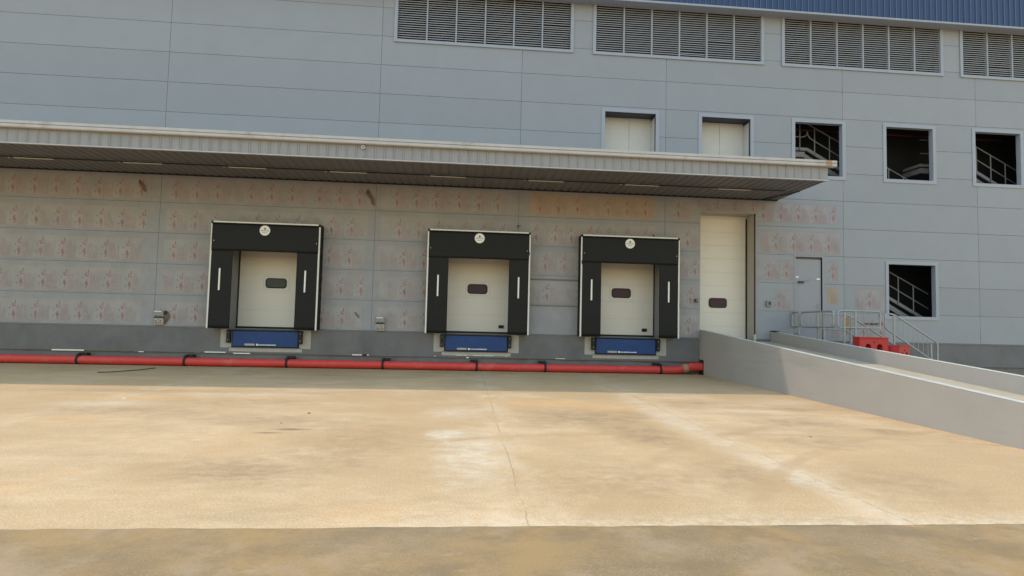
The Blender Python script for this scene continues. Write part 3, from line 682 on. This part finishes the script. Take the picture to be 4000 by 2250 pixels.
def shelter(cx, seed, label):
    D_ = -.45; W_ = 1.575; wi = .93; zt = 4.30; zb = 1.15; zi = 3.45
    r = empty('dock_shelter', (cx, 0, 0)); tag(r, label, 'dock shelter', 'dock shelters round the loading doors')
    def add(b, n, m, par=r, **k): return b.build(n, m, par, **k)
    for s in (-1, 1):
        a, b_ = sorted((s*wi, s*(W_-.01)))
        c = cloth(a, b_, zb, zt-.02, D_, seed+s)
        o = add(c, 'side_curtain', M_curt, smooth=True); sd = o.modifiers.new('thick', 'SOLIDIFY'); sd.thickness = .012; sd.offset = 1
        # outer side wall of fabric, with folds
        b = MB(); n = 36
        x = s*W_
        rows = [(x - s*(.012*abs(math.sin(i*.9+seed)) + .008*math.sin(i*2.3)), zb+(zt-zb)*i/n) for i in range(n+1)]
        for i in range(n):
            p0, p1 = rows[i], rows[i+1]
            q = [(x, D_+.02, p0[1]), (p0[0], D_*.5, p0[1]), (p1[0], D_*.5, p1[1]), (x, D_+.02, p1[1])]
            q2 = [(p0[0], D_*.5, p0[1]), (x, -.005, p0[1]), (x, -.005, p1[1]), (p1[0], D_*.5, p1[1])]
            if s > 0: b.face(q); b.face(q2)
            else: b.face(q[::-1]); b.face(q2[::-1])
        add(b, 'outer_side', M_curt, smooth=True)
        b = MB(); a2, b2 = sorted((s*(W_-.035), s*(W_+.012)))
        b.box(a2, b2, D_-.022, D_+.015, zb-.01, zt-.05); add(b, 'edge_profile', M_alu, bevel=.005)
        sx = s*1.235 + (-.04 if cx < -3 else 0)
        b = MB(); b.box(sx-.023, sx+.023, D_-.030, D_-.017, 2.27, 2.92); add(b, 'guide_stripe', M_white)
        b = MB(); b.box(*sorted((s*(W_-.05), s*(W_+.01))), D_-.02, D_+.05, zt-.05, zt+.03); add(b, 'corner_cap', M_black, bevel=.008)
        b = MB(); b.prism(arc(s*(W_-.09), 3.74, .012, 0, 360, 8)[:-1], 'y', D_-.035, D_-.015); add(b, 'stud', M_alu)
    c = cloth(-W_+.03, W_-.03, zi, zt-.03, D_-.018, seed+7, amp=.008, nx=40, nz=10)
    o = add(c, 'head_curtain', M_curt, smooth=True); sd = o.modifiers.new('thick', 'SOLIDIFY'); sd.thickness = .010; sd.offset = 1
    b = MB(); b.box(-W_+.05, W_-.05, D_-.03, D_+.015, zt-.015, zt+.028); add(b, 'top_profile', M_alu, bevel=.005)
    b = MB(); b.face([(-W_, D_+.01, zt+.01), (W_, D_+.01, zt+.01), (W_, -.005, zt+.04), (-W_, -.005, zt+.04)]); add(b, 'top_sheet', M_curt)
    bx = (0.0 if abs(cx) < 3 else (-.03 if cx < 0 else -.03)); bz = 4.085
    b = MB(); b.prism(arc(bx, bz, .152, 0, 360, 36)[:-1], 'y', D_-.040, D_-.030); bd = add(b, 'badge', M_white)
    b = MB(); b.prism([(bx-.025, bz+.035), (bx+.03, bz+.035), (bx+.035, bz+.05), (bx+.005, bz+.085), (bx-.02, bz+.08)], 'y', D_-.043, D_-.040); b.build('emblem', M_inkr, bd)
    text_mesh('HAPCO', .072, M_ink, bd, (bx, D_-.041, bz-.005))
    b = MB()
    for k in range(11):
        b.box(bx-.065+k*.012, bx-.065+k*.012+.007, D_-.043, D_-.040, bz-.072, bz-.060+random.uniform(0, .006))
    b.build('small_lettering', M_ink, bd)
    return r
shelter(DOCKS[0], 11, 'black dock shelter furthest left, right outer side visible, its door has no black vent box')
shelter(DOCKS[1], 23, 'black dock shelter in the middle of the three, left of the bare grey wall panel')
shelter(DOCKS[2], 37, 'black dock shelter nearest the tall cream door and the ramp')

# ------------------------------------------------------------------ dock levellers
def leveler(cx, label, seed):
    rnd = random.Random(seed)
    r = empty('dock_leveler', (cx, 0, .5)); tag(r, label, 'dock leveler', 'blue dock levelers under the shelters')
    def add(b, n, m, **k): return at_origin(b, (0, 0, .5)).build(n, m, r, **k)
    b = MB(); b.box(-1.33, -1.0, -.028, -.010, .56, 1.12); b.box(.98, 1.33, -.028, -.010, .56, 1.12); b.box(-1.07, 1.08, -.028, -.010, .45, .575)
    add(b, 'plaster_surround', M_plaster)
    b = MB(); b.box(-1.0, .99, -.045, -.012, .575, 1.11); add(b, 'pit_frame', M_black)
    b = MB(); b.box(-.965, .955, -.085, -.046, .615, 1.075); lip = add(b, 'blue_lip', M_lblue, bevel=.008)
    b = MB(); x = -.95; b.box(-.95, .93, -.052, -.046, 1.085, 1.098)
    while x < .93:
        wd = rnd.uniform(.05, .09); b.box(x, x+wd, -.11, -.046, 1.078, 1.105); x += wd+.035
    add(b, 'hinge_row', M_black)
    b = MB(); b.box(-.975, .965, -.11, -.046, 1.106, 1.128); add(b, 'deck_edge', M_curtg)
    b = MB(); b.box(-.98, .97, -.075, -.046, .575, .612); add(b, 'lip_toe', M_black)
    b = MB(); b.box(-.60, -.30, -.092, -.086, .635, .695); add(b, 'pale_sticker', M_plaster)
    b = MB(); b.box(-.26, -.205, -.092, -.086, .637, .692); x = -.19
    while x < .32:
        wd = rnd.uniform(.012, .028); b.box(x, x+wd, -.092, -.086, .645, .645+rnd.uniform(.028, .036)); x += wd+.010
    add(b, 'maker_lettering', M_white)
    for s, x in ((-1, -1.07), (1, 1.035)):
        b = MB(); b.box(x-.055, x+.055, -.14, -.029, .71, 1.11); o = add(b, 'bumper', M_black, bevel=.012)
        b = MB()
        for z in (.80, 1.02): b.prism(arc(x, z, .016, 0, 360, 8)[:-1], 'y', -.146, -.138)
        at_origin(b, (0, 0, .5)).build('bolt', M_grbox, o)
    return r
leveler(DOCKS[0], 'blue dock leveler under the furthest left shelter, with rubber bumpers', 1)
leveler(DOCKS[1], 'blue dock leveler under the middle shelter, white scuffs on the plaster below', 2)
leveler(DOCKS[2], 'blue dock leveler under the shelter nearest the ramp', 3)
mb = MB()
for (a, b, z) in ((-.22, .0, .455), (.02, .10, .45), (.30, .62, .453), (.64, .95, .45), (1.33, 1.37, .45), (-.9, -.86, .415), (2.9, 3.2, .405)): mb.box(a, b, -.033, -.029 if b < 1.4 and a > -.8 else -.016, z, z+.016)
mb.build('white_scuffs', M_white, WH)

# ------------------------------------------------------------------ red pipe and its brackets
PY, PZ, PR = -.20, .135, .118
mb = MB(); x = -24
path = [(-24, PY, PZ)] + [(-24+i*1.5, PY, PZ+.002*math.sin(i)) for i in range(1, 21)] + [(6.55, PY, PZ)]
mb.tube([(q[0], q[1], q[2]) for q in path], PR, 20)
pipe = mb.build('red_pipe', M_red, smooth=True); tag(pipe, 'red fire water pipe running along the wall foot to the ramp', 'pipe')
mb = MB(); mb.tube([(6.50, PY, PZ), (6.75, PY, PZ+.005), (6.98, PY-.0, PZ+.04), (7.12, PY+.0, PZ+.085), (7.28, PY, PZ+.115), (7.75, PY, PZ+.12)], PR, 20, rad=[.119, .119, .121, .128, .132, .132]); mb.build('pipe_elbow', M_red, pipe, smooth=True)
mb = MB(); mb.tube([(6.98, PY, PZ+.035), (7.12, PY, PZ+.085)], .14, 20); mb.build('pipe_coupling', M_rust, pipe, smooth=False)
for x in (-4.1, 3.2):
    mb = MB(); mb.tube([(x-.01, PY, PZ), (x+.01, PY, PZ)], PR+.006, 20); mb.build('pipe_weld', M_red, pipe)
def bracket(flipd=False):
    r = empty('pipe_bracket'); s = -1 if flipd else 1
    b = MB(); b.box(*sorted((-.035*s, .19*s)), -.16, -.0, .245, .315); b.box(*sorted((-.035*s, .035*s)), -.27, -.16, .215, .29)
    b.build('bracket_arm', M_black, r, bevel=.004)
    b = MB(); pts = []
    for k in range(0, 15):
        a = math.radians(100+190*k/14); pts.append((PY+math.cos(a)*(PR+.008), PZ-.02+0+math.sin(a)*(PR+.008)))
    for k in range(14):
        (y0, z0), (y1, z1) = pts[k], pts[k+1]
        b.face([(-.032, y0, z0), (.032, y0, z0), (.032, y1, z1), (-.032, y1, z1)])
        f = 1.08; y0b, z0b = PY+(y0-PY)*f, PZ-.02+(z0-PZ+.02)*f; y1b, z1b = PY+(y1-PY)*f, PZ-.02+(z1-PZ+.02)*f
        b.face([(-.032, y0b, z0b), (-.032, y1b, z1b), (.032, y1b, z1b), (.032, y0b, z0b)])
        b.face([(-.032, y0, z0), (-.032, y1, z1), (-.032, y1b, z1b), (-.032, y0b, z0b)]); b.face([(.032, y1, z1), (.032, y0, z0), (.032, y0b, z0b), (.032, y1b, z1b)])
    b.build('strap', M_black, r)
    return r
BW = [(-11.2, 0, 'black bracket over the red pipe beyond the left edge of the photo'), (-8.20, 0, 'black bracket over the red pipe left of the furthest left dock'),
 (-5.27, 0, 'black bracket over the red pipe under the right end of the furthest left dock leveler'), (-2.43, 0, 'black bracket over the red pipe below the right hand control box'),
 (.42, 1, 'black bracket over the red pipe below the middle dock leveler'), (2.55, 1, 'black bracket over the red pipe below the bare wall panel between two docks'),
 (6.23, 1, 'black bracket over the red pipe nearest the ramp and pipe elbow')]
pa, pb = bracket(False), bracket(True); used = {0: False, 1: False}
for x, k, lb in BW:
    src = (pa, pb)[k]
    if k == 1 and x > 1: o = copy_tree(src)
    elif not used[k]: o = src; used[k] = True
    else: o = copy_tree(src)
    o.location = (x, 0, .02); tag(o, lb, 'bracket', 'brackets holding the red pipe')

# ------------------------------------------------------------------ wall mounted boxes
def control(x, z, label, extra):
    r = empty('control_box', (x, 0, z)); tag(r, label, 'control box', 'dock control boxes on the wall')
    def add(b, n, m, par=r, **k): return b.build(n, m, par, **k)
    b = MB(); b.box(-.135, .135, -.10, -.006, .235, .42); add(b, 'upper_enclosure', M_grbox, bevel=.006)
    b = MB(); b.box(-.12, .08, -.112, -.101, .385, .41); add(b, 'pale_ledge', M_white)
    b = MB(); b.box(-.13, .13, -.085, -.006, .20, .234); b.box(-.10, -.02, -.108, -.101, .245, .27); b.box(.01, .10, -.108, -.101, .245, .27); add(b, 'dark_band', M_dgbox)
    for a in (-.135, .005):
        b = MB(); b.box(a, a+.13, -.09, -.006, .0, .195); o = add(b, 'lower_enclosure', M_lgbox, bevel=.006)
        b = MB(); b.box(a+.03, a+.10, -.096, -.091, .03, .09, 0); b.box(a+.045, a+.07, -.100, -.0965, .11, .14, 1); b.build('switch', [M_print, M_dgbox], o)
    if extra:
        b = MB(); b.box(.14, .19, -.07, -.006, .31, .42); add(b, 'side_switch', M_dgbox, bevel=.004)
    return r
control(-9.10, 1.20, 'grey control box with a side switch, beside torn brown tape at the far left', 1)
control(-2.58, 1.17, 'grey control box on the wall between the furthest left and middle docks', 0)
def small_box(x, z, w_, h, label):
    r = empty('switch_box', (x, 0, z)); tag(r, label, 'switch box')
    b = MB(); b.box(-w_, w_, -.075, -.006, -h, h); b.build('enclosure', M_grbox if w_ > .06 else M_dgbox, r, bevel=.006)
    b = MB(); b.box(-w_*.3, w_*.6, -.083, -.076, -h*.5, h*.6); b.build('push_buttons', M_dgbox if w_ > .06 else M_grbox, r)
small_box(7.47, 2.37, .045, .055, 'tiny dark switch box on the wall just left of the tall cream door')
small_box(9.92, 2.34, .08, .095, 'grey switch box with dark buttons between the tall door and the grey steel door')

# ------------------------------------------------------------------ ramp
RS = .0745
def rz(y, z0): return z0 - RS*y
def ramp_wall(name, x0, x1, zt, label, ylen=17.0):
    b = MB(); y0 = -.02; ye = 16.5
    b.face([(x0, -.02, 0), (x0, -.02, zt), (x0, -ye, rz(ye, zt)), (x0, -ye, 0)])
    b.face([(x1, -.02, 0), (x1, -ye, 0), (x1, -ye, rz(ye, zt)), (x1, -.02, zt)])
    b.face([(x0, -ye, 0), (x0, -ye, rz(ye, zt)), (x1, -ye, rz(ye, zt)), (x1, -ye, 0)])
    b.face([(x0, -.02, 0), (x1, -.02, 0), (x1, -.02, zt), (x0, -.02, zt)])
    b.face([(x0, -.02, zt), (x1, -.02, zt), (x1, -ye, rz(ye, zt)), (x0, -ye, rz(ye, zt))])
    o = b.build(name, M_rampw); tag(o, label, 'ramp wall')
    q = MB(); e = .004
    q.face([(x0+e, -.02, zt+e), (x0+e, -ye, rz(ye, zt)+e), (x1-e, -ye, rz(ye, zt)+e), (x1-e, -.02, zt+e)][::-1])
    q.build('painted_lit_top', M_cap, o)  # sunlit highlight of the wall top, painted in as a lighter colour
    return o
rw = ramp_wall('ramp_wall', 7.60, 7.755, 1.425, 'grey painted low wall on the near side of the ramp, red pipe running into it')
rf = ramp_wall('ramp_wall', 9.99, 10.16, 1.425, 'grey painted low wall on the far side of the ramp, before the railings')
mb = MB(); mb.box(7.586, 7.599, -.34, -.03, .0, .47); mb.build('pipe_opening', M_black, rw)
mb = MB(); mb.box(9.98, 10.10, -.35, -.02, 1.425, 1.455); mb.build('dark_cap', M_black, rf)
mb = MB(); mb.box(9.975, 9.989, -5.0, -4.6, .93, .96); mb.build('white_scuff', M_white, rf) if False else None
mb = MB(); ye = 16.2
mb.face([(7.755, 0, 1.10), (9.99, 0, 1.10), (9.99, -ye, rz(ye, 1.10)), (7.755, -ye, rz(ye, 1.10))][::-1]); mb.face([(7.755, -ye, 0), (9.99, -ye, 0), (9.99, -ye, rz(ye, 1.1)), (7.755, -ye, rz(ye, 1.1))])
tag(mb.build('ramp', M_rampfl), kind='structure')

# ------------------------------------------------------------------ landing, steps and railings beside the grey door
LX0, LX1, LY = 10.60, 12.15, -2.25
land = empty('entrance_steps', (11, 0, 0)); tag(land, 'concrete landing and steps going down to the right before the grey steel door', 'steps')
mb = MB(); mb.box(LX0-.1, LX1, LY, -.02, 1.0, 1.12); at_origin(mb, (11, 0, 0)).build('landing', M_stair, land)
mb = MB(); mb.box(LX0, LX1-.1, LY+.1, -.05, 0, 1.0); at_origin(mb, (11, 0, 0)).build('landing_base', M_pframe, land)
for k in range(6):
    mb = MB(); mb.box(LX1+.28*k, LX1+.28*(k+1)+.02, LY+.05, -.9, 0, 1.12-.165*(k+1)); at_origin(mb, (11, 0, 0)).build('step', M_stair, land)
def loop(pts3, r=.021, rc=.09):
    """closed rounded railing loop through corner points"""
    n = len(pts3); P = [Vector(p) for p in pts3]; path = []
    for i in range(n):
        a, b, c_ = P[i-1], P[i], P[(i+1) % n]
        d1 = (a-b); d2 = (c_-b); k = min(rc, d1.length*.45, d2.length*.45)
        s = b+d1.normalized()*k; e = b+d2.normalized()*k
        for t in (0, .25, .5, .75, 1): path.append(s.lerp(b, t).lerp(b.lerp(e, t), t))
    path.append(path[0]); return path
def railing(name, loops, posts, thin, label, ref):
    r = empty(name, ref); tag(r, label, 'railing', 'galvanised railings round the landing and steps')
    for l in loops:
        b = MB(); b.tube(loop(l), .027, 8, caps=False); at_origin(b, ref).build('rail_loop', M_galv, r, smooth=True)
    for (x, y, z0, z1) in posts:
        b = MB(); b.tube([(x, y, z0), (x, y, z1)], .030, 8); at_origin(b, ref).build('post', M_galv, r, smooth=True)
    b = MB()
    for (x, y, z0, z1) in thin: b.tube([(x, y, z0), (x, y, z1)], .008, 6)
    if thin: at_origin(b, ref).build('balusters', M_galv, r)
    return r
xr = 10.72; zt, zm, zf = 2.07, 1.60, 1.12
railing('safety_railing', [[(xr, -.03, zt), (xr, -.47, zt), (xr, -.47, zm), (xr, -.03, zm)]], [(xr, -.42, zf, zt-.03)],
        [(xr, -.03-.09*k, zm, zt) for k in range(1, 4)], 'short galvanised railing loop touching the wall left of the grey door', (xr, -.3, 1.12))
railing('safety_railing', [[(xr, -.56, zt), (xr, -2.16, zt+.02), (xr, -2.16, zm+.01), (xr, -.56, zm)]], [(xr, -1.55, zf, zt), (xr, -1.72, zf, zt)],
        [(xr, -.56-.12*k, zm, zt) for k in range(1, 13)], 'long galvanised railing along the left side of the landing', (xr, -1.4, 1.12))
railing('safety_railing', [[(10.82, -2.2, zt+.03), (12.12, -2.2, zt+.03), (12.12, -2.2, zm+.01), (10.82, -2.2, zm+.01)]], [(11.02, -2.2, zf, zt), (11.36, -2.2, zf, zt+.03)],
        [(11.02+.15*k, -2.2, zm, zt) for k in range(1, 8)] + [(11.75, -2.2, zf, zm)], 'galvanised front railing of the landing, above the red barrier', (11.5, -2.2, 1.12))
def sl(x, z, x0): return z-(x-x0)*.59
railing('safety_railing', [[(12.28, -2.2, 2.05), (12.55, -2.2, 2.03), (13.9, -2.2, sl(13.9, 2.03, 12.55)), (13.9, -2.2, sl(13.9, 1.60, 12.2)-.0), (12.28, -2.2, 1.62)]],
        [(12.55, -2.2, .6, 2.0), (13.7, -2.2, .1, 1.2)], [(12.7+.15*k, -2.2, sl(12.7+.15*k, 1.55, 12.3), sl(12.7+.15*k, 1.95, 12.55)) for k in range(7)],
        'galvanised front stair railing sloping down at the right edge', (12.9, -2.2, .3))
railing('safety_railing', [[(10.98, -.95, 2.02), (11.95, -.95, 2.02), (12.15, -.95, 1.93), (13.6, -.95, sl(13.6, 1.93, 12.15)), (13.6, -.95, sl(13.6, 1.52, 11.9)), (11.9, -.95, 1.55), (10.98, -.95, 1.55)]],
        [(11.02, -.95, zf, 2.0), (12.1, -.95, 1.0, 1.95), (13.2, -.95, .3, 1.3)], [(11.6, -.95, 1.55, 2.0)], 'rear galvanised stair railing nearer the wall, sloping down to the right', (12, -.95, .6))
mb = MB(); mb.prism(rounded(11.95, 1.74, .10, .20, .05), 'y', -.99, -.975)
tag(mb.build('tan_board', mat('tan_board', (.30, .19, .10, 1), rough=.8, noise=.3, nscale=14)), 'small tan board fastened to the rear stair railing', 'board')

# red plastic barriers
def barrier(x, y, rz_, label, h=1.33, w_=.86):
    r = empty('plastic_barrier', (x, y, 0)); r.rotation_euler = (0, 0, rz_); tag(r, label, 'barrier', 'red plastic barriers')
    b = MB(); t = .13
    def arch(cx): return [(cx+.085, 0)] + [(cx+.085*math.cos(math.radians(a)), .17+.085*math.sin(math.radians(a))) for a in range(0, 181, 20)] + [(cx-.085, 0)]
    z0 = h-.405
    # body built as columns round two arched holes
    zb = z0
    for s, e in ((-w_/2, -.255), (-.085, .085), (.255, w_/2)): b.box(s, e, -t, t, zb, h)
    for cx in (-.17, .17):
        A = arch(cx)[1:-1]
        for i in range(len(A)-1):
            (xa, za), (xb, zb_) = A[i], A[i+1]
            for yy, fl in ((-t, 0), (t, 1)):
                q = [(xb, yy, z0+zb_), (xa, yy, z0+za), (xa, yy, h), (xb, yy, h)]
                b.face(q if not fl else q[::-1])
            b.face([(xa, -t, z0+za), (xa, t, z0+za), (xb, t, z0+zb_), (xb, -t, z0+zb_)])
        b.box(cx-.085, cx+.085, -t, t, h-.002, h)
    b.box(-w_/2, w_/2, -t-.05, t+.05, .05, z0); b.box(-w_/2-.03, w_/2+.03, -t-.09, t+.09, 0, .05)
    b.build('barrier_body', M_redb, r)
    q = MB(); q.box(-w_/2+.0, w_/2, -t-.02, t+.02, h+.001, h+.035); q.build('top_lip', M_redb, r, bevel=.01)
    q = MB(); q.tube([(.0, -t-.012, h-.10), (.0, -t+.01, h-.10)], .02, 8); q.build('filler_cap', M_brown, r)
barrier(11.22, -3.0, .03, 'red plastic barrier with two arched holes below the landing railing')
barrier(12.14, -2.9, .6, 'second red plastic barrier, turned and lower, right of the arched one', h=1.12)
# clutter at the wall end of the far ramp wall
mb = MB(); mb.tube([(10.55+.09*math.cos(a*.5), -.55, 1.30+.10*math.sin(a*.5)) for a in range(0, 14)], .008, 6)
tag(mb.build('cable_loop', M_dgbox), 'small loop of dark cable hanging at the foot of the short railing', 'cable')
mb = MB(); mb.box(-.11, .11, -.06, .06, 0, .09, 0); mb.box(-.05, .05, -.05, .05, .09, .14, 1)
tag(mb.build('tool_case', [M_black, M_redb], loc=(10.42, -.5, 1.18), bevel=.01), 'small black and red tool case behind the far ramp wall', 'tool case')
mb = MB(); mb.box(10.2, 10.56, -.7, -.2, 1.0, 1.18); at_origin(mb, (11, 0, 0)).build('landing_ledge', M_stair, land)

# loose wire and stones on the slab
mb = MB(); mb.tube([(-9.25, -2.55, .012), (-9.0, -2.42, .014), (-8.8, -2.15, .02), (-8.66, -1.75, .016), (-8.56, -1.15, .02)], .011, 6)
tag(mb.build('loose_wire', M_black), 'thin black wire lying on the concrete at the left edge', 'wire')
def stone(x, y, r, m, label, seed):
    rnd = random.Random(seed); b = MB(); n = 7
    top = [(x+r*rnd.uniform(.5, .8)*math.cos(k*2*math.pi/n), y+r*rnd.uniform(.5, .8)*math.sin(k*2*math.pi/n), r*.55) for k in range(n)]
    bot = [(x+r*rnd.uniform(.9, 1.1)*math.cos(k*2*math.pi/n), y+r*rnd.uniform(.9, 1.1)*math.sin(k*2*math.pi/n), .0) for k in range(n)]
    for k in range(n): b.face([bot[k], bot[(k+1) % n], top[(k+1) % n], top[k]])
    b.face(top); tag(b.build('stone', m), label, 'stone')
stone(-2.46, -8.41, .026, M_flap, 'small dark stone on the sunlit slab left of centre', 1)
stone(-2.62, -9.3, .014, M_flap, 'tiny dark stone just in front of the other one left of centre', 2)
stone(-6.1, -7.0, .028, M_white, 'tiny white stone on the sunlit slab at the far left', 3)
stone(5.05, -10.0, .026, M_stair, 'small grey stone on the sunlit slab right of the right hand joint', 4)
